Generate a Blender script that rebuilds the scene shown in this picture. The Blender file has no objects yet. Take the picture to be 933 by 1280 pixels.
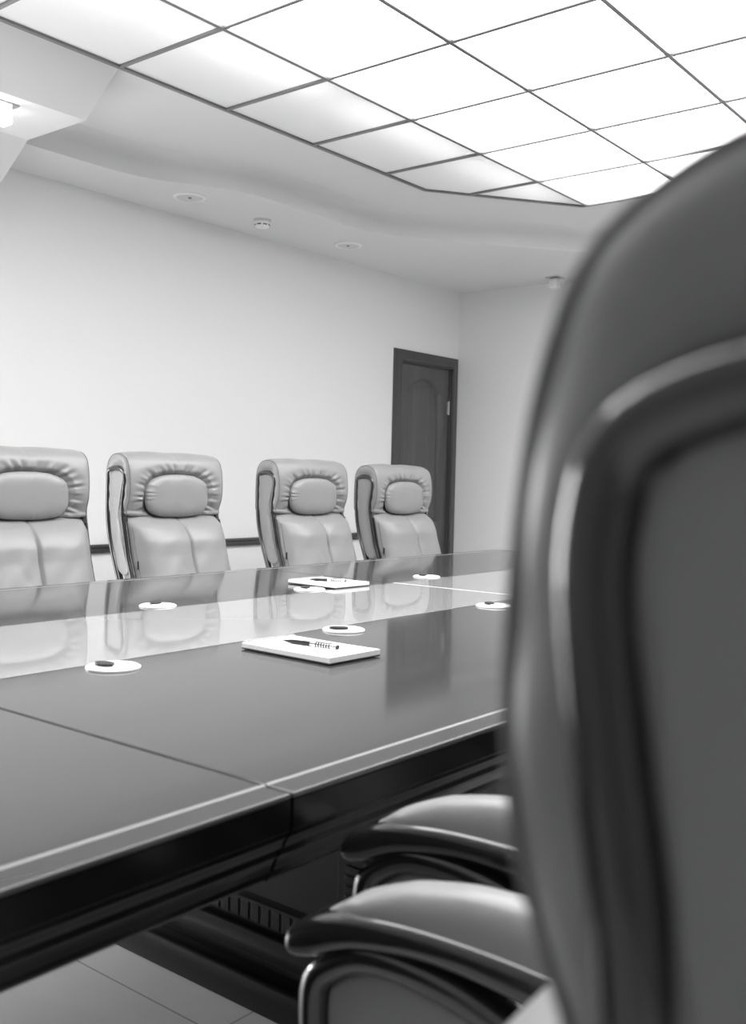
import bpy, bmesh, math, random
from math import sin, cos, pi, sqrt, radians
from mathutils import Vector, Matrix
from mathutils.geometry import tessellate_polygon
random.seed(4)
S = bpy.context.scene
COL = S.collection

# ------------------------------------------------------------------ materials
def mat(name, base, rough=.5, spec=.5, metal=0., coat=0., coat_rough=.05, bump=None, var=None, emit=None, trans=0., ior=1.5):
    m = bpy.data.materials.new(name); m.use_nodes = True
    nt = m.node_tree; b = nt.nodes['Principled BSDF']
    b.inputs['Base Color'].default_value = (base, base, base, 1)
    b.inputs['Roughness'].default_value = rough
    b.inputs['Specular IOR Level'].default_value = spec
    b.inputs['Metallic'].default_value = metal
    b.inputs['Coat Weight'].default_value = coat
    b.inputs['Coat Roughness'].default_value = coat_rough
    b.inputs['Transmission Weight'].default_value = trans
    b.inputs['IOR'].default_value = ior
    tc = nt.nodes.new('ShaderNodeTexCoord')
    if var:                                   # (scale xyz, amount, detail): surface pattern of the material itself
        sc, amt, det = var
        mp = nt.nodes.new('ShaderNodeMapping'); mp.inputs['Scale'].default_value = sc
        nz = nt.nodes.new('ShaderNodeTexNoise'); nz.inputs['Scale'].default_value = 1.; nz.inputs['Detail'].default_value = det
        rp = nt.nodes.new('ShaderNodeValToRGB')
        lo, hi = base*(1-amt), base*(1+amt)
        rp.color_ramp.elements[0].position = .3; rp.color_ramp.elements[1].position = .7
        rp.color_ramp.elements[0].color = (lo, lo, lo, 1); rp.color_ramp.elements[1].color = (hi, hi, hi, 1)
        nt.links.new(tc.outputs['Object'], mp.inputs['Vector']); nt.links.new(mp.outputs[0], nz.inputs['Vector'])
        nt.links.new(nz.outputs['Fac'], rp.inputs['Fac']); nt.links.new(rp.outputs['Color'], b.inputs['Base Color'])
    if bump:                                  # (scale, strength, distance)
        nz = nt.nodes.new('ShaderNodeTexNoise'); nz.inputs['Scale'].default_value = bump[0]; nz.inputs['Detail'].default_value = 4
        bp = nt.nodes.new('ShaderNodeBump'); bp.inputs['Strength'].default_value = bump[1]; bp.inputs['Distance'].default_value = bump[2]
        nt.links.new(tc.outputs['Object'], nz.inputs['Vector']); nt.links.new(nz.outputs['Fac'], bp.inputs['Height'])
        nt.links.new(bp.outputs['Normal'], b.inputs['Normal'])
    if emit:
        b.inputs['Emission Color'].default_value = (1, 1, 1, 1); b.inputs['Emission Strength'].default_value = emit
    return m

M = {}
M['wall'] = mat('wall_plaster', .80, .75, .2, bump=(160, .12, .002))
M['bounce_dark'] = mat('unseen_wall_bounce_dark', .36, .6, .3, var=((1.5, 1.5, 14), .2, 4))  # invented dark finish that cuts bounce light onto the foreground chair
M['ceil'] = mat('ceiling_plaster', .70, .8, .1)
M['leather'] = mat('grey_leather', .285, .34, .5, bump=(420, .12, .0006))
M['seam'] = mat('seam_thread', .16, .6)
M['wood'] = mat('dark_lacquered_wood', .010, .16, .5, coat=.25, coat_rough=.06)
M['armwood'] = mat('dark_frame_wood', .016, .17, .8, coat=1., coat_rough=.1)
M['top'] = mat('table_top_wood', .062, .08, .5, var=((1.2, 22, 22), .13, 5))
M['apron'] = mat('table_apron_wood', .005, .26, .22)
M['ped'] = mat('pedestal_wood', .010, .30, .5)
M['pedpanel'] = mat('pedestal_panel', .022, .5, .4)
M['door'] = mat('door_wood', .085, .38, .45, var=((22, 22, 1.1), .16, 5))
M['casing'] = mat('door_casing_wood', .06, .35, .45, var=((18, 18, 1.0), .15, 4))
M['rail'] = mat('rail_wood', .045, .3, .5)
M['glass'] = mat('white_backed_glass', .29, .03, .55)
M['white'] = mat('white_plastic', .85, .3, .5)
M['groove_glint'] = mat('pale_groove_glint', .22, .3, .5)  # pale colour standing in for the highlight on the edge groove
M['paper'] = mat('white_paper', .92, .8, .1)
M['card'] = mat('dark_card', .03, .5)
M['black'] = mat('black_plastic', .012, .3)
M['metal'] = mat('brushed_steel', .55, .28, metal=1.)
M['chrome'] = mat('chrome', .75, .12, metal=1.)
M['bar'] = mat('ceiling_bar_metal', .20, .35, .5, metal=.4)
M['speaker'] = mat('speaker_grille', .62, .7)
M['plenum'] = mat('plenum_white', .85, .9, .1)
M['panel'] = mat('luminous_panel', .8, .5, .3, emit=1.55)
M['tube'] = mat('fluorescent_tube', .8, .5, emit=2.5)
M['cube'] = mat('lit_glass_cube', .85, .2, emit=1.7)
M['cube_off'] = mat('frosted_glass_cube', .82, .2, .5)
M['bulb'] = mat('halogen_bulb', .8, .3, emit=10.)

m = bpy.data.materials.new('translucent_pane'); m.use_nodes = True; nt = m.node_tree
nt.nodes.remove(nt.nodes['Principled BSDF']); out = nt.nodes['Material Output']
tr = nt.nodes.new('ShaderNodeBsdfTranslucent'); tr.inputs[0].default_value = (.85, .85, .85, 1)
df = nt.nodes.new('ShaderNodeBsdfDiffuse'); df.inputs[0].default_value = (.85, .85, .85, 1)
mx = nt.nodes.new('ShaderNodeMixShader'); mx.inputs[0].default_value = .45
nt.links.new(tr.outputs[0], mx.inputs[1]); nt.links.new(df.outputs[0], mx.inputs[2]); nt.links.new(mx.outputs[0], out.inputs[0])
M['pane'] = m

# floor: pale tiles with thin joints
m = mat('floor_tile', .62, .35, .4); nt = m.node_tree; b = nt.nodes['Principled BSDF']
tc = nt.nodes.new('ShaderNodeTexCoord'); mp = nt.nodes.new('ShaderNodeMapping')
mp.inputs['Location'].default_value = (-1.409, -1.51, 0)
br = nt.nodes.new('ShaderNodeTexBrick'); br.offset = 0; br.inputs['Scale'].default_value = 1
br.inputs['Brick Width'].default_value = .6; br.inputs['Row Height'].default_value = .6
br.inputs['Mortar Size'].default_value = .0022; br.inputs['Color1'].default_value = (.80, .80, .80, 1)
br.inputs['Color2'].default_value = (.83, .83, .83, 1); br.inputs['Mortar'].default_value = (.4, .4, .4, 1)
nz = nt.nodes.new('ShaderNodeTexNoise'); nz.inputs['Scale'].default_value = 5; nz.inputs['Detail'].default_value = 6
mr = nt.nodes.new('ShaderNodeMapRange'); mr.inputs[3].default_value = .88; mr.inputs[4].default_value = 1.08
mu = nt.nodes.new('ShaderNodeMixRGB'); mu.blend_type = 'MULTIPLY'; mu.inputs[0].default_value = 1
nt.links.new(tc.outputs['Object'], mp.inputs[0]); nt.links.new(mp.outputs[0], br.inputs['Vector'])
nt.links.new(tc.outputs['Object'], nz.inputs['Vector']); nt.links.new(nz.outputs['Fac'], mr.inputs[0])
nt.links.new(br.outputs['Color'], mu.inputs[1]); nt.links.new(mr.outputs[0], mu.inputs[2]); nt.links.new(mu.outputs[0], b.inputs['Base Color'])
M['floor'] = m

# ------------------------------------------------------------------ helpers
class MB:
    def __init__(s): s.v = []; s.f = []
    def add(s, vs, fs):
        o = len(s.v); s.v += [tuple(p) for p in vs]; s.f += [tuple(i+o for i in f) for f in fs]; return s
    def box(s, x0, x1, y0, y1, z0, z1):
        return s.add([(x, y, z) for z in (z0, z1) for y in (y0, y1) for x in (x0, x1)],
                     [(0, 2, 3, 1), (4, 5, 7, 6), (0, 1, 5, 4), (2, 6, 7, 3), (0, 4, 6, 2), (1, 3, 7, 5)])
    def rings(s, R, cap=True, closed=False):
        n = len(R[0]); vs = [p for r in R for p in r]; fs = []
        m_ = len(R)
        for i in range(m_ if closed else m_-1):
            a = i*n; c = ((i+1) % m_)*n
            for j in range(n):
                k = (j+1) % n; fs.append((a+j, a+k, c+k, c+j))
        if cap and not closed:
            fs.append(tuple(range(n))[::-1]); fs.append(tuple((m_-1)*n+j for j in range(n)))
        return s.add(vs, fs)
    def tube(s, pts, r, n=10, closed=False, flat=None):
        P = [Vector(p) for p in pts]; R = []; up = None
        for i, p in enumerate(P):
            if closed: t = (P[(i+1) % len(P)]-P[i-1]).normalized()
            else: t = (P[min(i+1, len(P)-1)]-P[max(i-1, 0)]).normalized()
            if up is None:
                up = Vector((1, 0, 0)) if abs(t.x) < .9 else Vector((0, 0, 1))
            a = (up-t*up.dot(t)).normalized(); up = a; c = t.cross(a)
            rr = r[i] if isinstance(r, (list, tuple)) else r
            fa, fc = flat if flat else (1, 1)
            R.append([p+a*cos(2*pi*k/n)*rr*fa+c*sin(2*pi*k/n)*rr*fc for k in range(n)])
        return s.rings(R, cap=True, closed=closed)
    def lathe(s, prof, n=32, cx=0, cy=0):
        return s.rings([[(cx+r*cos(2*pi*k/n), cy+r*sin(2*pi*k/n), z) for k in range(n)] for r, z in prof])
    def build(s, name, m, parent=None, smooth=False, bevel=0, seg=2, angle=30):
        me = bpy.data.meshes.new(name); me.from_pydata(s.v, [], s.f); me.update()
        bm = bmesh.new(); bm.from_mesh(me); bmesh.ops.recalc_face_normals(bm, faces=bm.faces); bm.to_mesh(me); bm.free()
        me.materials.append(m)
        o = bpy.data.objects.new(name, me); COL.objects.link(o)
        if parent: o.parent = parent
        if smooth or bevel: me.shade_smooth()
        if smooth and not bevel: me.set_sharp_from_angle(angle=radians(angle if angle != 30 else 50))
        if bevel:
            b_ = o.modifiers.new('bevel', 'BEVEL'); b_.width = bevel; b_.segments = seg; b_.limit_method = 'ANGLE'; b_.angle_limit = radians(angle)
            b_.harden_normals = True
        return o
def empty(name, loc=(0, 0, 0), rz=0):
    o = bpy.data.objects.new(name, None); COL.objects.link(o); o.location = loc; o.rotation_euler = (0, 0, rz); o.empty_display_size = .1
    return o
def tag(o, label, cat, group=None):
    o['label'] = label; o['category'] = cat
    if group: o['group'] = group
    return o
def struct(o): o['kind'] = 'structure'; return o
def copy_tree(o, parent=None):
    c = o.copy(); COL.objects.link(c); c.parent = parent
    for ch in [k for k in o.children if k.name != c.name]: copy_tree(ch, c)
    return c
def interp(tb, z):
    if z <= tb[0][0]: return tb[0][1]
    for (a, u), (b_, v) in zip(tb, tb[1:]):
        if z <= b_:
            t = (z-a)/(b_-a); return u+(v-u)*t
    return tb[-1][1]
def catmull(P, sub=6, closed=True):
    out_ = []; n = len(P)
    for i in range(n if closed else n-1):
        p = [P[(i+k) % n] if closed else P[max(0, min(n-1, i+k))] for k in (-1, 0, 1, 2)]
        for j in range(sub):
            t = j/sub; q = []
            for d in range(len(P[0])):
                a, b_, c, e = (w[d] for w in p)
                q.append(.5*((2*b_)+(-a+c)*t+(2*a-5*b_+4*c-e)*t*t+(-a+3*b_-3*c+e)*t**3))
            out_.append(tuple(q))
    if not closed: out_.append(P[-1])
    return out_
def resample(P, n, closed=True):
    Q = list(P)+([P[0]] if closed else []); L = [0]
    for a, b_ in zip(Q, Q[1:]): L.append(L[-1]+math.dist(a, b_))
    out_ = []; j = 0
    for i in range(n):
        t = L[-1]*i/(n if closed else n-1)
        while j < len(L)-2 and L[j+1] < t: j += 1
        u = (t-L[j])/max(1e-9, L[j+1]-L[j]); out_.append(tuple(a+(b_-a)*u for a, b_ in zip(Q[j], Q[j+1])))
    return out_
def offset2(P, d):                         # inward offset of a closed 2-d outline
    n = len(P); A = sum(P[i][0]*P[(i+1) % n][1]-P[(i+1) % n][0]*P[i][1] for i in range(n)); sg = 1 if A > 0 else -1
    out_ = []
    for i in range(n):
        a, c = P[i-1], P[(i+1) % n]; tx, ty = c[0]-a[0], c[1]-a[1]; l = math.hypot(tx, ty) or 1
        out_.append((P[i][0]-ty/l*d*sg, P[i][1]+tx/l*d*sg))
    return out_
def slab(P, x0, x1, r, steps=5, dome=0.):   # closed (y,z) outline given a thickness along x, with rounded rims and slightly domed faces
    R = []
    def ring(x, d): return [(x, q[0], q[1]) for q in offset2(P, d)]
    cy = sum(p[0] for p in P)/len(P); cz = sum(p[1] for p in P)/len(P)
    def shr(R0, k, dx): return [(x+dx, cy+(y-cy)*k, cz+(z-cz)*k) for x, y, z in R0]
    first = ring(x0, r); last = ring(x1, r)
    if dome:
        for k in (.12, .4, .65, .85): R.append(shr(first, k, -dome*(1-k**2.2)))
    for i in range(steps+1):
        a = pi/2*i/steps; R.append(ring(x0+r*(1-sin(a)), r*(1-cos(a)) if False else r-r*sin(a)))
    R2 = []
    for i in range(steps+1):
        a = pi/2*i/steps; R2.append(ring(x1-r*(1-sin(a)), r-r*sin(a)))
    # rounded rim: x follows 1-cos, inset follows 1-sin
    R = [q for q in R[:4 if dome else 0]]
    for i in range(steps+1):
        a = pi/2*i/steps; R.append(ring(x0+r*(1-cos(a)), r*(1-sin(a))))
    for i in range(steps, -1, -1):
        a = pi/2*i/steps; R.append(ring(x1-r*(1-cos(a)), r*(1-sin(a))))
    if dome:
        for k in (.85, .65, .4, .12): R.append(shr(last, k, dome*(1-k**2.2)))
    return MB().rings(R)

# ------------------------------------------------------------------ camera
H = 1.15
f_px = 1266.
def nrm(v): return Vector(v).normalized()
d1 = nrm((1478-466.5, 640-619, -f_px)); d2 = Vector((-1120-466.5, 640-560, -f_px)); d2 = (d2-d1*d2.dot(d1)).normalized(); d3 = d1.cross(d2)
cam = bpy.data.cameras.new('camera'); co = bpy.data.objects.new('camera', cam); COL.objects.link(co)
Rm = Matrix((d1, d2, d3))
co.matrix_world = Matrix.Translation((0, 0, H)) @ Rm.to_4x4()
cam.sensor_fit = 'VERTICAL'; cam.sensor_height = 36; cam.lens = f_px/1280*36; cam.clip_start = .02; cam.clip_end = 60
cam.dof.use_dof = True; cam.dof.focus_distance = 3.3; cam.dof.aperture_fstop = 5.6
S.camera = co

# ------------------------------------------------------------------ room
X0, X1, Y0, Y1 = -3., 6.925, -2.6, 4.67
ZS, ZC = 2.66, 2.807
t_ = .12
struct(MB().box(X0-t_, X1+t_, Y0-t_, Y1+t_, -.1, 0).build('floor', M['floor']))
# door opening in the long wall
DX0, DX1, DZ = 6.145, 6.825, 2.035
WA, WB, WZ0, WZ1 = .20, 1.65, .08, 1.95
w = MB(); w.box(X0-t_, WA, Y1, Y1+t_, 0, 3.15); w.box(WB, DX0, Y1, Y1+t_, 0, 3.15); w.box(WA, WB, Y1, Y1+t_, 0, WZ0); w.box(WA, WB, Y1, Y1+t_, WZ1, 3.15); w.box(DX1, X1+t_, Y1, Y1+t_, 0, 3.15); w.box(DX0, DX1, Y1, Y1+t_, DZ, 3.15)
struct(w.build('wall_north', M['wall']))
struct(MB().box(X1, X1+t_, Y0-t_, Y1, 0, 3.15).build('wall_east', M['wall']))
struct(MB().box(X0-t_, X0, Y0-t_, Y1, 0, 3.15).build('wall_west', M['bounce_dark']))  # unseen walls, kept dark to limit bounce light
struct(MB().box(X0, X1, Y0-t_, Y0, 0, 3.15).build('wall_south', M['bounce_dark']))

wn = struct(empty('added_window_1', (WA, Y1+.08, WZ0))); ww, wh = WB-WA, WZ1-WZ0  # unseen opening, added to let fill light in under the table
fr = MB()
for q in [(0, ww, 0, .05), (0, ww, wh-.05, wh)]+[(max(0, ww*k/2-.03), min(ww, ww*k/2+.03), .05, wh-.05) for k in range(3)]: fr.box(q[0], q[1], -.03, .03, q[2], q[3])
fr.build('added_window_frame', M['white'], wn)
MB().box(-.03, ww+.03, -.20, .0, -.03, 0).build('added_window_sill', M['white'], wn, bevel=.004)
la = bpy.data.lights.new('added_floor_fill', 'AREA'); la.shape = 'RECTANGLE'; la.size = ww; la.size_y = wh; la.energy = 32  # added area light that brightens the floor
lo = bpy.data.objects.new('added_floor_fill', la); COL.objects.link(lo); lo.location = ((WA+WB)/2, Y1+.2, (WZ0+WZ1)/2); lo.rotation_euler = (radians(-90), 0, 0)

# wavy raised ceiling: outline of the recess
half = [(6.25, 3.03), (6.03, 3.19), (5.53, 3.575), (5.02, 3.95), (4.84, 4.0), (3.95, 3.985), (3.72, 4.03), (3.42, 4.22), (3.22, 4.262), (-2.35, 4.262)]
yc = 1.92
loop = half+[(x, 2*yc-y) for x, y in half[::-1]]
def chaikin(P, n=2):
    for _ in range(n):
        Q = []
        for i in range(len(P)):
            a, c = P[i], P[(i+1) % len(P)]
            k = .25 if math.dist(a, c) < .6 else .1/math.dist(a, c)
            Q += [(a[0]+(c[0]-a[0])*k, a[1]+(c[1]-a[1])*k), (c[0]+(a[0]-c[0])*k, c[1]+(a[1]-c[1])*k)]
        P = Q
    return P
loop = chaikin(loop)
hole = [(.254, .376), (4.755, .376), (5.563, .955), (5.563, 2.885), (4.755, 3.466), (.254, 3.466)]
def plate(outer, inner, z):
    polys = [[Vector((x, y, z)) for x, y in outer], [Vector((x, y, z)) for x, y in inner]]
    return [p for q in polys for p in q], [tuple(t) for t in tessellate_polygon(polys)]
c = MB()
rf = .075
pr = [(0, ZS)]+[(rf*(1-cos(a))*1., ZC-rf+rf*sin(a)) for a in [pi/2*i/6 for i in range(7)]]
R = []
for d, z in pr: R.append([(x, y, z) for x, y in offset2(loop, d)])
c.rings(R, cap=False)
vs, fs = plate([(p[0], p[1]) for p in R[-1]], hole, ZC); c.add(vs, fs)
vs, fs = plate([(X0, Y0), (X1, Y0), (X1, Y1), (X0, Y1)], [(p[0], p[1]) for p in R[0]], ZS); c.add(vs, fs)
me_o = c.build('ceiling', M['ceil'], smooth=True, angle=35); struct(me_o)
# dropped pier of plasterboard in the left corner
pf = [(3.465, ZC), (3.694, 2.631), (4.124, 2.631), (Y1, 2.245), (Y1, 3.0), (3.465, 3.0)]
struct(MB().rings([[(X0, y, z) for y, z in pf], [(2.615, y, z) for y, z in pf]]).build('ceiling_pier', M['ceil']))
# closed void over the luminous ceiling
pl = MB(); a0, a1, b0, b1, zp = .15, 5.75, 2.862, 3.62, 3.06
pl.add([(a0, b0, ZC+.012), (a1, b0, ZC+.012), (a1, b1, ZC+.012), (a0, b1, ZC+.012), (a0, b0, zp), (a1, b0, zp), (a1, b1, zp), (a0, b1, zp)],
       [(4, 5, 6, 7), (0, 1, 5, 4), (1, 2, 6, 5), (2, 3, 7, 6), (3, 0, 4, 7)])
struct(pl.build('ceiling_void', M['plenum']))

# trims
def struct_part(o): return o
r = MB()
prof = [(0, .742), (-.012, .742), (-.020, .735), (-.020, .728), (-.012, .722), (-.012, .706), (-.018, .700), (-.018, .695), (0, .692)]
r.rings([[(x, Y1+y, z) for y, z in prof] for x in (WB+.05, 6.055)])
struct(r.build('trim_1', M['rail']))
b = MB(); b.box(X0, 6.05, Y1-.015, Y1, 0, .08); struct(b.build('baseboard_north', M['rail'], bevel=.004))
struct(MB().box(X1-.015, X1, Y0, Y1-.02, 0, .08).build('baseboard_east', M['rail'], bevel=.004))

# door
door = empty('door_1', (DX0, Y1, 0)); struct(door)
dw = DX1-DX0
cs = MB(); cw = .088
pz = [(0, 0), (.0, -.022), (.012, -.03), (.03, -.024), (.075, -.016), (.088, -.010), (.088, 0)]
# casing swept round the opening: across-profile (u outward from opening, y)
path = [(0, 0, -1, 0), (0, DZ, -1, 1), (dw, DZ, 1, 1), (dw, 0, 1, 0)]
cs.rings([[(px_+u*sx, y, pz_+u*sz) for u, y in pz] for px_, pz_, sx, sz in path])
cs.build('door_casing', M['casing'], door, smooth=True, angle=25)
jm = MB(); jm.box(0, .012, 0, .12, 0, DZ); jm.box(dw-.012, dw, 0, .12, 0, DZ); jm.box(0, dw, 0, .12, DZ-.012, DZ)
jm.build('door_jamb', M['casing'], door)
# leaf as a height field with an arched raised panel
def leafdepth(x, z):
    # distance inside panel outline
    def inside(x0, x1, z0, top):
        return min(x-x0, x1-x, z-z0, top(x)-z)
    def arch(xx):
        u = (xx-.322)/.222
        return 1.825+.105*max(0, cos(max(-1, min(1, u*1.08))*pi/2))**.85
    d = max(inside(.10, .545, .80, arch), inside(.10, .545, .14, lambda q: .66))
    if d < 0: return 0
    if d < .012: return .018*d/.012
    if d < .020: return .018
    if d < .060: return .018-(d-.02)/.04*.017
    return .001
lf = MB(); nx, nz_ = 78, 240; LX0, LX1 = .013, dw-.013
g = [[(LX0+(LX1-LX0)*i/nx, .012+leafdepth((LX1-LX0)*i/nx, 2.02*j/nz_), .004+2.017*j/nz_) for i in range(nx+1)] for j in range(nz_+1)]
vs = [p for row in g for p in row]; fs = [(j*(nx+1)+i, j*(nx+1)+i+1, (j+1)*(nx+1)+i+1, (j+1)*(nx+1)+i) for j in range(nz_) for i in range(nx)]
lf.add(vs, fs); lf.box(LX0, LX1, .036, .06, .004, 2.021)
leaf = lf.build('door_leaf', M['door'], door, smooth=True, angle=25)
for z in (1.72, .25):
    hg = MB(); hg.tube([(dw-.012, .004, z-.055), (dw-.012, .004, z-.019)], .0075); hg.tube([(dw-.012, .004, z-.017), (dw-.012, .004, z+.017)], .0075)
    hg.tube([(dw-.012, .004, z+.019), (dw-.012, .004, z+.055)], .0075); hg.box(dw-.026, dw-.012, .006, .0135, z-.05, z+.05)
    hg.build('hinge', M['metal'], door, smooth=True)
hd = MB(); hd.tube([(.06, .03, 1.0), (.06, -.02, 1.0), (.075, -.03, 1.0), (.17, -.03, 1.0)], .009); hd.box(.045, .075, .022, .031, .9, 1.06)
hd.build('door_handle', M['metal'], door, smooth=True)
MB().box(0, dw, .10, .12, 0, DZ).build('door_back', M['door'], door)

# ------------------------------------------------------------------ luminous ceiling grid
XL = [2.614+.59*k for k in range(-4, 6)]; YL = [.376+.618*k for k in range(6)]
def clip(poly, a, b_):
    out_ = []; n = len(poly)
    def sd(p): return (b_[0]-a[0])*(p[1]-a[1])-(b_[1]-a[1])*(p[0]-a[0])
    for i in range(n):
        p, q = poly[i], poly[(i+1) % n]; sp, sq = sd(p), sd(q)
        if sp >= 0: out_.append(p)
        if sp*sq < 0:
            t = sp/(sp-sq); out_.append((p[0]+(q[0]-p[0])*t, p[1]+(q[1]-p[1])*t))
    return out_
ordw = ['first', 'second', 'third', 'fourth', 'fifth', 'sixth', 'seventh', 'eighth', 'ninth', 'tenth', 'eleventh', 'twelfth']
# columns counted from the end wall, rows from the long wall
for i in range(9):
    for j in range(5):
        P = [(XL[i], YL[j]), (XL[i+1], YL[j]), (XL[i+1], YL[j+1]), (XL[i], YL[j+1])]
        for k in range(6): P = clip(P, hole[k], hole[(k+1) % 6])
        if len(P) < 3: continue
        A = abs(sum(P[k][0]*P[(k+1) % len(P)][1]-P[(k+1) % len(P)][0]*P[k][1] for k in range(len(P))))/2
        if A < .01: continue
        Q = offset2(P, .003) if False else P
        cx = sum(p[0] for p in P)/len(P); cy = sum(p[1] for p in P)/len(P)
        P = [(cx+(x-cx)*.99, cy+(y-cy)*.99) for x, y in P]
        edge = (j == 4)
        z0 = ZC+.001
        o = MB().rings([[(x-cx, y-cy, 0) for x, y in P], [(x-cx, y-cy, .006) for x, y in P]]).build('light_panel', M['pane'] if edge else M['panel'])
        o.location = (cx, cy, z0)
        shape = 'square' if len(P) == 4 and A > .36 else ('triangular' if len(P) == 3 else 'corner-cut')
        look = 'softly shaded white' if edge else 'glowing white'
        tag(o, '%s %s ceiling panel, %s row from long wall, %s from end wall' % (look, shape, ordw[4-j], ordw[8-i]), 'ceiling light', 'translucent panels of the luminous ceiling')
grid = empty('panel_grid', (0, 0, ZC)); tag(grid, 'dark metal bar grid holding the white luminous ceiling panels', 'ceiling grid')
def bar(x0, y0, x1, y1, wd=.020, zb=-.012, zt=.0008, m_='bar', name='grid_bar'):
    d = Vector((x1-x0, y1-y0)); l = d.length; d /= l; nn = Vector((-d.y, d.x))*wd/2
    q = [(x0+nn.x, y0+nn.y), (x1+nn.x, y1+nn.y), (x1-nn.x, y1-nn.y), (x0-nn.x, y0-nn.y)]
    return MB().rings([[(x, y, zb) for x, y in q], [(x, y, zt) for x, y in q]]).build(name, M[m_], grid, bevel=.0015, seg=1)
def yspan(x):
    if x <= 4.755: return .376, 3.466
    t = (x-4.755)/.808; return .376+.579*t, 3.466-.581*t
def xend(y):
    if y > 2.885: return 4.755+(3.466-y)/.581*.808
    if y < .955: return 4.755+(y-.376)/.579*.808
    return 5.563
for y in YL[1:-1]: bar(.254, y, xend(y), y, .018)
for x in XL[1:-1]:
    y0, y1 = yspan(x)
    ys = [y0]+[y for y in YL if y0+.05 < y < y1-.05]+[y1]
    for a, b_ in zip(ys, ys[1:]): bar(x, a+.011, x, b_-.011, .018, -.010)
for k in range(6):
    a, b_ = hole[k], hole[(k+1) % 6]; bar(a[0], a[1], b_[0], b_[1], .022, -.010, .0009, 'bar', 'edge_bar')
# fluorescent tubes in the void over the outer row
tl = struct(empty('ceiling_tubes', (0, 2.99, 2.93)))
for k in range(5):
    x = .40+k*1.02
    MB().tube([(x, 0, 0), (x+.92, 0, 0)], .016, 10).build('tube', M['tube'], tl, smooth=True)

# cube downlights, speakers, detector
def cube_light(x, y, z, m_, label):
    t = empty('cube_downlight', (x, y, z)); tag(t, label, 'ceiling light')
    fr = MB(); s = .052
    for a, b_, c_, d_ in ((-s, s, -s, -s+.02), (-s, s, s-.02, s), (-s, -s+.02, -s+.02, s-.02), (s-.02, s, -s+.02, s-.02)): fr.box(a, b_, c_, d_, -.006, 0)
    fr.build('bezel', M['metal'], t, bevel=.001, seg=1)
    MB().box(-.02, .02, -.02, .02, -.012, -.0005).build('lamp_holder', M['metal'], t)
    MB().box(-.033, .033, -.033, .033, -.078, -.011).build('glass_cube', m_, t, bevel=.006)
    return t
cube_light(2.300, 3.822, 2.631, M['cube'], 'lit cube-shaped glass downlight under the dropped ceiling block at left')
cube_light(6.74, 3.70, ZS, M['cube_off'], 'pale cube glass downlight in the ceiling by the end wall, half behind the chair')
def speaker(x, y, label):
    t = empty('round_speaker', (x, y, ZS)); tag(t, label, 'ceiling speaker', 'round ceiling speakers')
    MB().lathe([(.062, 0), (.092, 0), (.092, -.003), (.084, -.009), (.074, -.009), (.072, -.004)], 40).build('ring', M['white'], t, smooth=True)
    GR = MB().lathe([(.001, -.0060), (.072, -.0045), (.072, -.001), (.001, -.001)], 40).build('grille', M['speaker'], t, smooth=True)
    MB().lathe([(.001, -.012), (.008, -.010), (.011, -.0056)], 14).build('centre_button', M['bar'], GR, smooth=True)
speaker(3.73, 4.31, 'round flush ceiling speaker nearer the dropped ceiling block, left of the smoke detector')
speaker(5.09, 4.32, 'round flush ceiling speaker right of the smoke detector, farther along the soffit')
t = empty('smoke_detector', (4.31, 4.33, ZS)); tag(t, 'small white smoke detector with dark slots on the soffit between round speakers', 'smoke detector')
MB().lathe([(.052, 0), (.052, -.010), (.047, -.014), (.001, -.014)], 32).build('base_plate', M['speaker'], t, smooth=True)
MB().lathe([(.001, -.0145), (.046, -.0145), (.046, -.034), (.036, -.046), (.001, -.05)], 32).build('housing', M['white'], t, smooth=True)
sl = MB()
for k in range(8):
    a0_ = 2*pi*k/8+.1; a1_ = a0_+.55
    sl.rings([[(.0445*cos(a), .0445*sin(a), -.0365), (.0475*cos(a), .0475*sin(a), -.0365), (.0465*cos(a), .0465*sin(a), -.030), (.0435*cos(a), .0435*sin(a), -.030)] for a in (a0_, (a0_+a1_)/2, a1_)])
sl.build('sensor_slots', M['black'], t)

# ------------------------------------------------------------------ conference table
T = empty('conference_table', (1.85, 1.91, 0)); tag(T, 'long dark glossy wooden conference table with a white glass centre strip', 'table')
TX, TY = 1.85, 1.91
def rel(mb): mb.v = [(x-TX, y-TY, z) for x, y, z in mb.v]; return mb
yn, yf, s0, s1, zt = .838, 2.985, 1.697, 2.262, .76
secs = [(-1.16, .905), (.905, 2.967), (2.967, 4.86)]
for k, (xa, xb) in enumerate(secs):
    xa_ = xa+.0016; xb_ = xb-.0016
    rel(MB().box(xa_, xb_, yn, s0-.001, zt-.0085, zt)).build('tabletop', M['top'], T, bevel=.0038, seg=3)
    rel(MB().box(xa_, xb_, s1+.001, yf, zt-.0085, zt)).build('tabletop', M['top'], T, bevel=.0038, seg=3)
    rel(MB().box(xa_+.002, xb_-.002, s0+.002, s1-.002, zt-.012, zt+.001)).build('glass_panel', M['glass'], T, bevel=.0012, seg=2)
    for y in (yn+.048, yf-.048):  # raised pale strips imitate the specular line along the edge groove
        rel(MB().rings([[(x, y-.0045, zt-.001), (x, y-.003, zt+.0006), (x, y, zt+.0012), (x, y+.003, zt+.0006), (x, y+.0045, zt-.001)] for x in (xa_, xb_)])).build('groove_glint_strip', M['groove_glint'], T, smooth=True, angle=80)
for x in (.905, 2.967):
    rel(MB().box(x-.004, x+.004, s0+.001, s1-.001, zt-.012, zt+.0014)).build('joint_strip', M['white'], T)
rel(MB().rings([[(4.812-.0045, y, zt-.001), (4.812, y, zt+.0012), (4.812+.0045, y, zt-.001)] for y in (yn+.05, yf-.05)])).build('groove_glint_strip', M['groove_glint'], T)  # same imitated groove highlight across the table end
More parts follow.
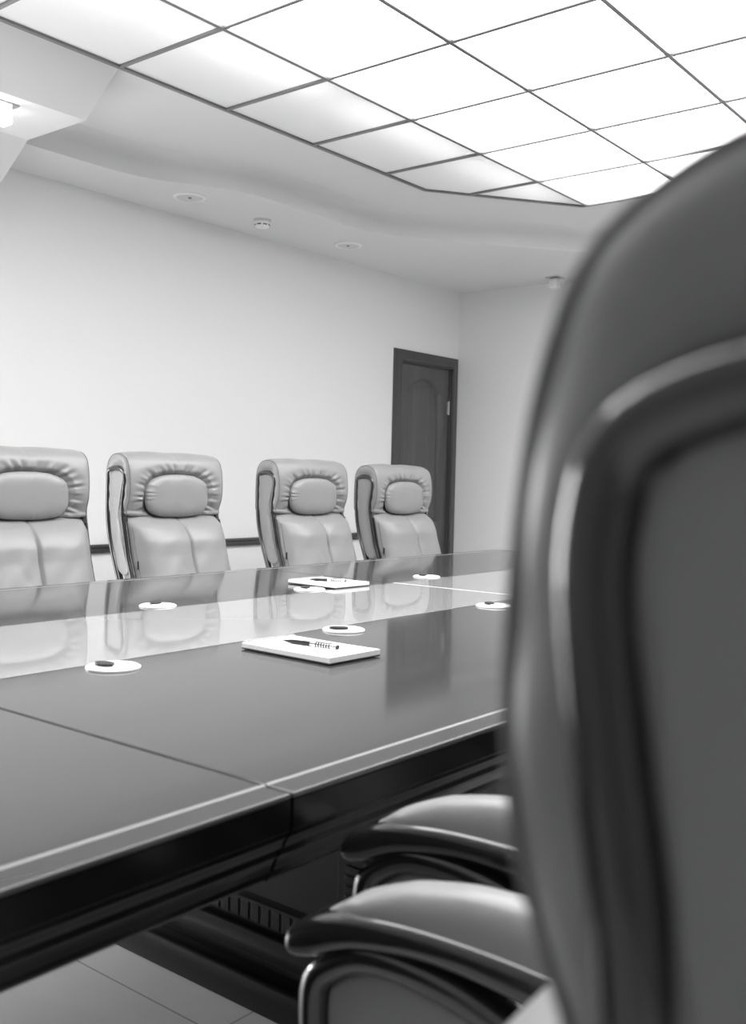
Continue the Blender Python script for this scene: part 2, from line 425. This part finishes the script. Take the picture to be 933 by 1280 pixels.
# moulded apron
ap = [(d, zt-(zt-z)*1.27) for d, z in [(.0005, zt-.0068), (.001, zt-.036), (.006, zt-.040), (.006, zt-.044), (.011, zt-.048), (.015, zt-.056), (.022, zt-.060), (.022, zt-.066), (.027, zt-.070), (.031, zt-.078), (.034, zt-.084), (.040, zt-.086), (.040, zt-.092), (.046, zt-.097), (.07, zt-.098), (.07, zt-.0068)]]
for k, (xa, xb) in enumerate(secs):
    xb2 = xb-.003 if k < 2 else xb
    for s in (0, 1):
        R = []
        for x, e in ((xa+.003, 0), (xb2, 1 if k == 2 else 0)):
            R.append([(x-(d if e else 0), (yn+d) if s == 0 else (yf-d), z) for d, z in ap])
        rel(MB().rings(R)).build('apron', M['apron'], T, smooth=True, angle=40)
for xe, sg in ((4.86, -1), (-1.16, 1)):
    rel(MB().rings([[(xe+sg*d, (yn+d) if s == 0 else (yf-d), z) for d, z in ap] for s in (0, 1)])).build('apron', M['apron'], T, smooth=True, angle=40)
rel(MB().box(-1.10, 4.80, s0-.09, s1+.09, zt-.06, zt-.012)).build('under_frame', M['apron'], T)
# pedestals
def pedestal(x0):
    x1, y0, y1 = x0+.85, 1.24, 2.66
    p = MB()
    pr_ = [(.085, 0), (.088, .012), (.088, .045), (.083, .062), (.072, .074), (.058, .080), (.046, .081), (.046, .096), (.034, .104), (.030, .112), (.030, .135), (.022, .142), (.012, .144), (.012, .196), (.006, .200), (0, .206)]
    p.rings([[(x0-d, y0-d, z), (x1+d, y0-d, z), (x1+d, y1+d, z), (x0-d, y1+d, z)] for d, z in pr_])
    o = rel(p).build('pedestal_base', M['ped'], T, smooth=True, angle=40)
    rel(MB().box(x0, x1, y0, y1, .2, zt-.024)).build('pedestal_panel', M['pedpanel'], T)
    fl = MB(); n = 44; fl.box(x0-.0125, x0+.02, y0-.0125, y0+1.44, .148, .192)
    for k in range(n):
        y = y0+.02+(y1-y0-.04)*k/(n-1); w_ = .012
        fl.box(x0-.0150, x0-.011, y-w_, y+w_, .150, .190)
    for k in range(26):
        x = x0+.02+.81*k/25
        fl.box(x-.010, x+.010, y0-.017, y0-.011, .150, .190)
    rel(fl).build('reeded_band', M['pedpanel'], T, bevel=.003, seg=2)
    for yy in (y0-.012, y1-.09):
        po = MB(); po.box(x0-.03, x0+.06, yy, yy+.10, .2, zt-.05)
        for k in range(20): po.box(x0-.034, x0-.03, yy+.02, yy+.08, .24+k*.021, .252+k*.021)
        rel(po).build('corner_pilaster', M['ped'], T, bevel=.002, seg=1)
for x in (-.85, 1.605, 3.6): pedestal(x)

# cable grommets
def grommet():
    g_ = empty('cable_grommet')
    CV = MB().lathe([(.054, 0), (.054, .003), (.050, .0055), (.044, .0062), (.043, .0052), (.001, .0055)], 40).build('cover', M['white'], g_, smooth=True, angle=35)
    fl = MB(); n = 12
    pts = [(.012+.024*cos(a), .012+.016*sin(a)) for a in [2*pi*k/n for k in range(n)]]
    fl.rings([[(x, y, .0054) for x, y in pts], [(x, y, .0105) for x, y in pts]])
    fl.build('cable_slot', M['black'], CV, smooth=True, angle=35)
    MB().rings([[(x, y, z) for x, y in [(-.040, -.012), (.008, -.020), (.022, .004), (-.030, .014)]] for z in (.0056, .0070)]).build('flap', M['white'], CV, bevel=.0008, seg=1)
    return g_
G0 = None
for x, y, a, lab in ((1.243, 1.642, 1.6, 'white round cable grommet nearest the camera, on the near wood left of the notepad'),
                (1.952, 1.644, 2.2, 'white round cable grommet right behind the near notepad'),
                (2.664, 1.643, .6, 'white round cable grommet on the near wood beside the big chair edge'),
                (1.905, 2.312, .5, 'white round cable grommet on the far wood in front of the second chair'),
                (2.560, 2.312, 1.0, 'white cable grommet at the front edge of the far notepad'),
                (3.245, 2.312, .9, 'white round cable grommet on the far wood right of the far notepad')):
    g_ = G0 = grommet() if G0 is None else copy_tree(G0)
    g_.location = (x, y, zt); g_.rotation_euler = (0, 0, a); tag(g_, lab, 'cable grommet', 'cable grommets in the table top')

# notepads and pens
def notepad(cx, cy, w_, l_, rz, label):
    n = empty('notepad', (cx, cy, zt+.0012), rz); tag(n, label, 'notepad', 'notepads on the table')
    MB().box(-w_/2, w_/2, -l_/2, l_/2, .001, .0035).build('backing_card', M['card'], n)
    p = MB(); nseg = 14
    R = []
    for k in range(nseg+1):
        v = k/nseg; y = -l_/2+l_*v; lift = .0018*(1-v)**3
        R.append([(-w_/2, y, .004), (w_/2, y, .004), (w_/2, y, .0135+lift), (-w_/2, y, .0135+lift)])
    p.rings(R); p.build('pages', M['paper'], n, smooth=True, angle=35)
    for k in range(17):
        x = -w_/2+.006+(w_-.012)*k/16
        MB().tube([(x, l_/2-.006+.009*cos(a), .0085+.0095*sin(a)) for a in [2*pi*q/12 for q in range(12)]], .0009, 6, closed=True).build('binding_ring', M['metal'], n, smooth=True)
    return n
def pen(p0, p1, label):
    a = Vector((p0[0], p0[1])); b_ = Vector((p1[0], p1[1])); L = (b_-a).length
    n = empty('pen', (a.x, a.y, p0[2]), math.atan2(b_.y-a.y, b_.x-a.x)); tag(n, label, 'pen', 'pens on the notepads')
    def lx(prof): # lathe along local x
        return MB().rings([[(x, r_*cos(2*pi*k/20), .0062+r_*sin(2*pi*k/20)) for k in range(20)] for x, r_ in prof])
    lx([(0, .0006), (.006, .0014), (.012, .0026), (.03, .0048), (L*.52, .0058)]).build('barrel', M['black'], n, smooth=True)
    GS = lx([(L*.52, .0060), (L*.55, .0062), (L*.9, .0058), (L*.97, .0056)]).build('grip_sleeve', M['chrome'], n, smooth=True)
    lx([(L*.97, .0050), (L*.995, .0048), (L, .003)]).build('end_cap', M['black'], n, smooth=True)
    MB().box(L*.6, L*.97, -.0018, .0018, .0128, .0142).build('clip', M['chrome'], GS, bevel=.0005, seg=1)
    rg = MB()
    for k in range(6): rg.rings([[(L*(.62+.045*k)+dx, .0062*cos(2*pi*q/16)*1.05, .0062+.0062*1.05*sin(2*pi*q/16)) for q in range(16)] for dx in (0, .0025)])
    rg.build('ribs', M['black'], GS, smooth=True)
    return n
notepad(1.648, 1.483, .160, .268, radians(-2), 'white spiral notepad on the near dark wood with a pen across it')
pen((1.642, 1.563, zt+.0137), (1.659, 1.410, zt+.0137), 'black and chrome pen lying on the near notepad')
notepad(2.727, 2.372, .175, .235, radians(-3), 'white notepad on the far wood in front of the third chair')
pen((2.675, 2.425, zt+.0137), (2.733, 2.295, zt+.0137), 'dark pen lying on the far notepad')

# ------------------------------------------------------------------ executive chair (local: +y forward, head front at y=0)
LF = [(.40, .17), (.50, .125), (.60, .085), (.72, .040), (.80, .012), (.906, -.013), (.955, -.024), (1.0, -.032), (1.065, -.020), (1.13, -.012), (1.19, -.023)]
RE = [(.40, .06), (.50, .010), (.60, -.040), (.686, -.075), (.76, -.103), (.83, -.129), (.90, -.148), (.97, -.158), (1.11, -.158), (1.2, -.153)]
HEAD = [(-.024, .975), (-.032, .992), (-.018, 1.014), (-.006, 1.045), (0, 1.09), (-.001, 1.13), (-.005, 1.175), (-.016, 1.208), (-.034, 1.226), (-.062, 1.238), (-.092, 1.241), (-.125, 1.232), (-.150, 1.205), (-.160, 1.165), (-.163, 1.10), (-.163, 1.02), (-.158, .985), (-.12, .972), (-.07, .970)]
HEAD[1] = (-.026, .990)
def make_chair():
    C = empty('office_chair')
    L = M['leather']; W = .268
    # lower back
    R = []; nz = 56
    def sm(a, b_, v): v = max(0, min(1, (v-a)/(b_-a))); return v*v*(3-2*v)
    tt = sorted([sin(pi/2*q/26) for q in range(-26, 27)]+[q for w_ in (.010, .02, .03, .045) for q in (-w_, w_)])
    for j in range(nz+1):
        z = .43+(.992-.43)*j/nz; w_ = .270
        k1 = 1-sm(.915, .985, z)
        fy = interp(LF, z)+.036*k1-.012*(1-k1); ry = interp(RE, z)+.012; cyy = (fy+ry)/2; hy = (fy-ry)/2
        ring = []
        for t in tt[::-1]:
            x = w_*t; y = cyy+hy*(1-abs(t)**14)**(1/2.2); u = min(1, abs(t))
            bul = (1-abs(2*u-1)**2.6)*.018*k1+(1-u**4)*(.004+.060*(1-sm(.85, .985, z)))
            bul -= .013*math.exp(-(x/.0065)**2)*(.4+.6*k1)
            bul -= .0030*math.exp(-((u-.93)/.06)**2)*max(0, sin(z*120+u*30))*(1-sm(.70, .86, z))
            bul += .0022*sin(x*34+z*21)*sin(z*27+x*9)*(1-u**4)
            bul -= .004*math.exp(-((x*1.0-.5*(z-.80)-.10)/.012)**2)*math.exp(-((z-.74)/.06)**2)
            ring.append((x, y+bul, z))
        for q in range(-9, 10):
            t = sin(pi/2*q/10); ring.append(((w_-.006)*t, cyy-hy*(1-abs(t)**14)**(1/2.2), z))
        R.append(ring)
    BK = MB().rings(R).build('backrest', L, C, smooth=True, angle=80)
    for s in (-1, 1):
        MB().tube([(s*.258, interp(LF, z)+.027, z) for z in [.5+.42*i/30 for i in range(31)]], .0024, 8).build('piping', M['seam'], BK, smooth=True)
    # headrest shell
    P = offset2(resample(catmull(HEAD, 6), 132), -.006)
    cy = -.08; cz = 1.10
    st = []
    nxs = 150
    for i in range(nxs+1): st.append(-W+2*W*i/nxs)
    R = []
    def outline(d): return offset2(P, d)
    for i, x in enumerate(st):
        e = W-abs(x); d = 0
        rr = .045
        if e < rr: d = .006*(1-sqrt(max(0, 1-(1-e/rr)**2)))
        Q = outline(d) if d > 1e-5 else P
        ring = []
        for (y, z) in Q:
            front = max(0, min(1, (y+.075)/.05))
            dy = 0; dz = 0
            crown = .004*(1-(x/W)**4)
            if front > 0:
                # rounded-rectangle path of the pillow; q is 1 on the pillow outline
                px_, pzz = x/.182, (z-1.060)/.098
                q = (abs(px_)**3+abs(pzz)**3)**(1/3)
                ang = math.atan2(pzz, px_)
                dy -= .034*max(0, min(1, (1.12-q)/.25))
                dy += .005*math.exp(-((q-1.40)/.2)**2)
                wr = math.exp(-((q-1.15)/.16)**2)
                dy += .0042*wr*(sin(ang*23+2.2*sin(ang*5))+.5*sin(ang*41+1.3))*(1 if z > .99 else .4)
                dy += .0016*sin(x*26+z*14)*sin(z*21)
            dy += crown*front
            if z > 1.15: dz += .006*(1-(x/W)**4)*min(1, (z-1.15)/.06)
            dz -= .0012*math.exp(-(x/.004)**2)*(1 if z > 1.2 else 0)
            ring.append((x, y+dy*front, z+dz+.0012*sin(x*30+y*25)))
        R.append(ring)
    # puffed side faces
    def sidecap(s):
        base = R[0] if s < 0 else R[-1]; out_ = []
        Pb = [(p[1], p[2]) for p in base]
        rings_ = []
        for d, dx in ((.0015, .0015), (.006, .0045), (.013, .0078), (.022, .0092), (.032, .0082), (.042, .004), (.050, .0)):
            rings_.append([(s*(W+dx+.0011*sin(z*95+y*60)*min(1, d/.008)), y, z) for y, z in offset2(Pb, d)])
        yy = sum(p[0] for p in Pb)/len(Pb); zz = sum(p[1] for p in Pb)/len(Pb)
        last = rings_[-1]
        for k in (.6, .2): rings_.append([(s*(W-.003), yy+(p[1]-yy)*k, zz+(p[2]-zz)*k) for p in last])
        return rings_
    RR = sidecap(-1)[::-1]+R+sidecap(1)
    HD = MB().rings(RR).build('headrest', L, C, smooth=True, angle=80)
    for s in (-1, 1):
        MB().tube([(s*(W+.001), y, z) for y, z in [(p[1], p[2]) for p in (R[0] if s < 0 else R[-1])]], .0022, 8, closed=True).build('piping', M['seam'], HD, smooth=True)
    # pillow
    R = []; n = 120
    for j in range(1, 40):
        q = sin(pi*j/40); front_ = cos(pi*j/40)
        ring = []
        for k in range(n):
            a = 2*pi*k/n; ca, sa = cos(a), sin(a)
            m_ = (abs(ca)**3.2+abs(sa)**3.2)**(-1/3.2)
            qq = q**.55
            x = .178*ca*m_*qq; z = .096*sa*m_*qq
            z *= (1-.10*(x/.172)**2) if z > 0 else 1
            wr = qq**9*(.0018*sin(a*21+3*sin(a*4))+.0010*sin(a*37))*(.5+.5*sin(a*3+1))
            y = .034*front_*(abs(front_)**-.25 if front_ else 1)
            ring.append((x*(1+wr*2), y-.006+wr*1.5+.0012*sin(x*50+z*30), 1.058+z*(1+wr*3)))
        R.append(ring)
    MB().rings(R).build('head_pillow', L, C, smooth=True, angle=80)
    # wooden side loops with leather infill
    for s in (-1, 1):
        out_ = []
        for z in (.56, .62, .68, .74, .80, .86, .92, .98, 1.03, 1.08, 1.12, 1.145): out_.append((interp(LF, z), z))
        out_ += [(-.022, 1.167), (-.044, 1.182), (-.078, 1.190), (-.112, 1.189), (-.140, 1.180), (-.153, 1.16)]
        for z in (1.12, 1.06, 1.0, .94, .88, .82, .76, .70, .64, .58): out_.append((interp(RE, z)+.003, z))
        out_.append((.02, .545)); out_.append((.062, .54))
        O = resample(catmull(out_, 5), 150)
        # band cross-section: outside edge -> proud rounded face -> inside edge
        sec = [(0, 0), (.0005, .007), (.003, .0125), (.008, .018), (.016, .018), (.022, .013), (.0245, .006), (.025, -.004)]
        R = [[(s*(W-.002+h), y, z) for y, z in offset2(O, d)] for d, h in sec]
        R.append([(s*(W-.010), y, z) for y, z in offset2(O, .025)]); R.append([(s*(W-.010), y, z) for y, z in O])
        m2 = MB(); m2.rings(R, closed=True); fr = m2.build('side_frame', M['armwood'], C, smooth=True, angle=80)
        MB().tube([(s*(W+.002), interp(LF, z)+.006, z) for z in [.56+.385*i/30 for i in range(31)]], .0045, 8).build('front_bead', M['armwood'], fr, smooth=True)
        zs = [.74+.39*q/8 for q in range(9)]
        I2 = [(interp(LF, z)-.0235, z) for z in zs]+[(-.048, 1.160), (-.082, 1.168), (-.115, 1.163), (-.132, 1.14)]
        I2 += [(interp(RE, z)+.0265, z) for z in zs[::-1]]+[(-.045, .716), (-.010, .712)]
        I2 = catmull(I2, 4)
        I = [(interp(LF, .69)-.020, .69), (interp(LF, .60)-.022, .60), (.055, .565), (.03, .57), (interp(RE, .62)+.024, .62), (interp(RE, .69)+.024, .69)]
        slab(resample(I2, 120), s*(W-.03) if s > 0 else s*(W+.007), s*(W+.007) if s > 0 else s*(W-.03), .006, 4, dome=.005).build('side_infill', L, C, smooth=True, angle=80)
        slab(resample(I, 60), min(s*.23, s*.262), max(s*.23, s*.262), .003, 3).build('side_panel', M['armwood'], C, smooth=True, angle=80)
    # outer back shell
    R = []
    for j in range(31):
        z = .52+.62*j/30; y = interp(RE, z)
        wd = .235*min(1, .8+.2*sin(pi*j/30)*2)
        R.append([(wd*cos(a)*1., y+.02-.030*max(0, sin(a))**.5 if sin(a) > 0 else y+.03, z) for a in [2*pi*k/32 for k in range(32)]])
    MB().rings(R).build('back_shell', L, C, smooth=True, angle=80)
    MB().box(.2675, .2735, .060, .068, .742, .778).build('maker_tag', M['black'], BK)
    # seat
    sp = [(.06, .44), (.10, .42), (.55, .41), (.60, .43), (.615, .46), (.60, .49), (.54, .51), (.35, .50), (.16, .505), (.09, .50)]
    slab(resample(catmull(sp, 5), 90), -.228, .228, .03, 5, dome=.0).build('seat', L, C, smooth=True, angle=80)
    slab(resample([(.08, .385), (.52, .385), (.57, .41), (.56, .43), (.08, .43)], 60), -.215, .215, .01, 3).build('seat_pan', M['armwood'], C, smooth=True)
    # arms
    for s in (-1, 1):
        c0 = s*.276
        def arm_slab(poly, hw, r_, name, m_, n=110, dome=0., sub=6):
            return slab(resample(catmull(poly, sub), n), c0-hw, c0+hw, r_, 5, dome=dome).build(name, m_, C, smooth=True, angle=80)
        wood = [(.574, .664), (.572, .650), (.560, .645), (.535, .652), (.50, .668), (.465, .679), (.40, .690), (.33, .690), (.26, .682), (.20, .668), (.10, .640),
                (.03, .62), (.015, .645), (.06, .675), (.14, .704), (.20, .716), (.28, .724), (.36, .725), (.43, .721), (.49, .711), (.54, .694), (.565, .678)]
        arm_slab(wood, .036, .014, 'arm_beam', M['armwood'])
        # leather pad, crowned across its width
        R = []; n = 60
        for k in range(n+1):
            v = k/n; y = .525-.40*v
            base = interp([(.12, .698), (.20, .716), (.28, .724), (.36, .725), (.43, .721), (.49, .711), (.54, .694)], y)
            hh = .044*min(1, (sin(pi*min(1, v/.62+.001)/2)) if v < .62 else 1)**.75
            if v > .9: hh *= sqrt(max(.02, 1-((v-.9)/.1)**2))
            hh = max(.003, hh); ww = .029*min(1, .55+v*3.5)
            R.append([(c0+ww*math.copysign(abs(cos(a))**.6, cos(a)), y, base-.004+(hh+.004)*max(0, sin(a))**.75 if sin(a) > 0 else base-.004) for a in [2*pi*q/36 for q in range(36)]])
        MB().rings(R).build('arm_pad', L, C, smooth=True, angle=80)
        ring = [(.556, .60), (.548, .636), (.52, .662), (.48, .682), (.43, .688), (.37, .684), (.32, .672), (.28, .65), (.262, .61), (.27, .55), (.30, .50), (.36, .47), (.45, .463), (.52, .485), (.55, .54)]
        O = resample(catmull(ring, 6), 110)
        sec = [(0, -.030), (-.0, .0), (0, .018), (.004, .026), (.012, .030), (.024, .029), (.030, .024), (.032, .010), (.032, -.010), (.030, -.024), (.024, -.029), (.012, -.030), (.004, -.028)]
        sec = sec[1:]
        R = [[(c0+h, y, z) for y, z in offset2(O, d)] for d, h in sec]
        MB().rings(R, closed=True).build('arm_ring', M['armwood'], C, smooth=True, angle=80)
        inn = offset2(O, .031)
        I = resample(inn, 90)
        # leather infill: inset crescent with a dark core below
        AI = slab(I, c0-.016, c0+.016, .006, 4, dome=.007).build('arm_infill', L, C, smooth=True, angle=80)
        core = [(.40+.058*cos(a), .575+.045*sin(a)) for a in [2*pi*k/48 for k in range(48)]]
        slab(core, c0-.027, c0+.027, .006, 4).build('arm_core', M['armwood'], AI, smooth=True, angle=80)
    # base
    MB().lathe([(.028, .10), (.028, .30), (.045, .30), (.06, .36), (.09, .385)], 24, 0, .30).build('gas_column', M['black'], C, smooth=True)
    for k in range(5):
        a = 2*pi*k/5+.3; dx, dy = cos(a), sin(a)
        BL = MB().tube([(dx*r_, .30+dy*r_, z) for r_, z in ((.02, .13), (.12, .12), (.22, .10), (.30, .085))], [.03, .026, .02, .016], 12).build('base_leg', M['armwood'], C, smooth=True)
        cxx, cyy = dx*.30, .30+dy*.30
        wh = MB()
        for q in (-.018, .018):
            ax = Vector((-dy, dx, 0)); cc = Vector((cxx, cyy, .03))+ax*q
            u = Vector((dx, dy, 0)); v = Vector((0, 0, 1))
            wh.rings([[cc+ax*w_+u*cos(t)*r_+v*sin(t)*r_ for t in [2*pi*i/20 for i in range(20)]] for w_, r_ in ((-.010, .024), (-.007, .03), (.007, .03), (.010, .024))])
        wh.tube([(cxx, cyy, .03), (cxx, cyy, .085)], .007, 8)
        wh.build('caster', M['black'], BL, smooth=True)
    return C

chair = make_chair()
# (x, y, lift, rotation, label): x,y = where the head front sits
GF, GN = 'executive chairs along the far side', 'executive chairs along the near side'
def put(o, x, y, lift, rz, label, group):
    o.location = (x, y, 0); o.rotation_euler = (0, 0, rz)
    tag(o, label, 'office chair', group)
    for ch in o.children:
        if not ch.name.startswith('base_leg'): ch.location.z = lift-(.055 if group == GF and ch.name.startswith('arm_') else 0)
GF, GN = 'executive chairs along the far side', 'executive chairs along the near side'
put(chair, .525, .149, 0, 0, 'grey leather executive chair in the right foreground, its headrest filling the picture edge', GN)
spots = [(1.279, .245, .018, 0, 'grey leather executive chair beyond the foreground one, only its dark padded armrest shows', GN),
         (2.282, 3.575, -.014, pi-.10, 'grey leather executive chair at the left picture edge, cut off, on the far side', GF),
         (3.034, 3.556, -.014, pi-.0, 'second grey executive chair from the left across the table, above the far grommet', GF),
         (3.985, 3.580, -.018, pi-.0, 'third grey executive chair from the left across the table, behind the far notepad', GF),
         (4.790, 3.585, -.028, pi-.0, 'grey executive chair across the table in front of the dark door', GF)]
for x, y, l, a, lab, grp in spots:
    put(copy_tree(chair), x, y, l, a, lab, grp)

# ------------------------------------------------------------------ world and view
wd = bpy.data.worlds.new('world'); S.world = wd; wd.use_nodes = True
wd.node_tree.nodes['Background'].inputs[0].default_value = (.05, .05, .05, 1)
wd.node_tree.nodes['Background'].inputs[1].default_value = 1
S.view_settings.view_transform = 'Standard'; S.view_settings.look = 'None'
S.view_settings.gamma = 1; S.view_settings.use_curve_mapping = False
S.view_settings.exposure = 1.93
S.cycles.max_bounces = 10; S.cycles.diffuse_bounces = 7; S.cycles.glossy_bounces = 5
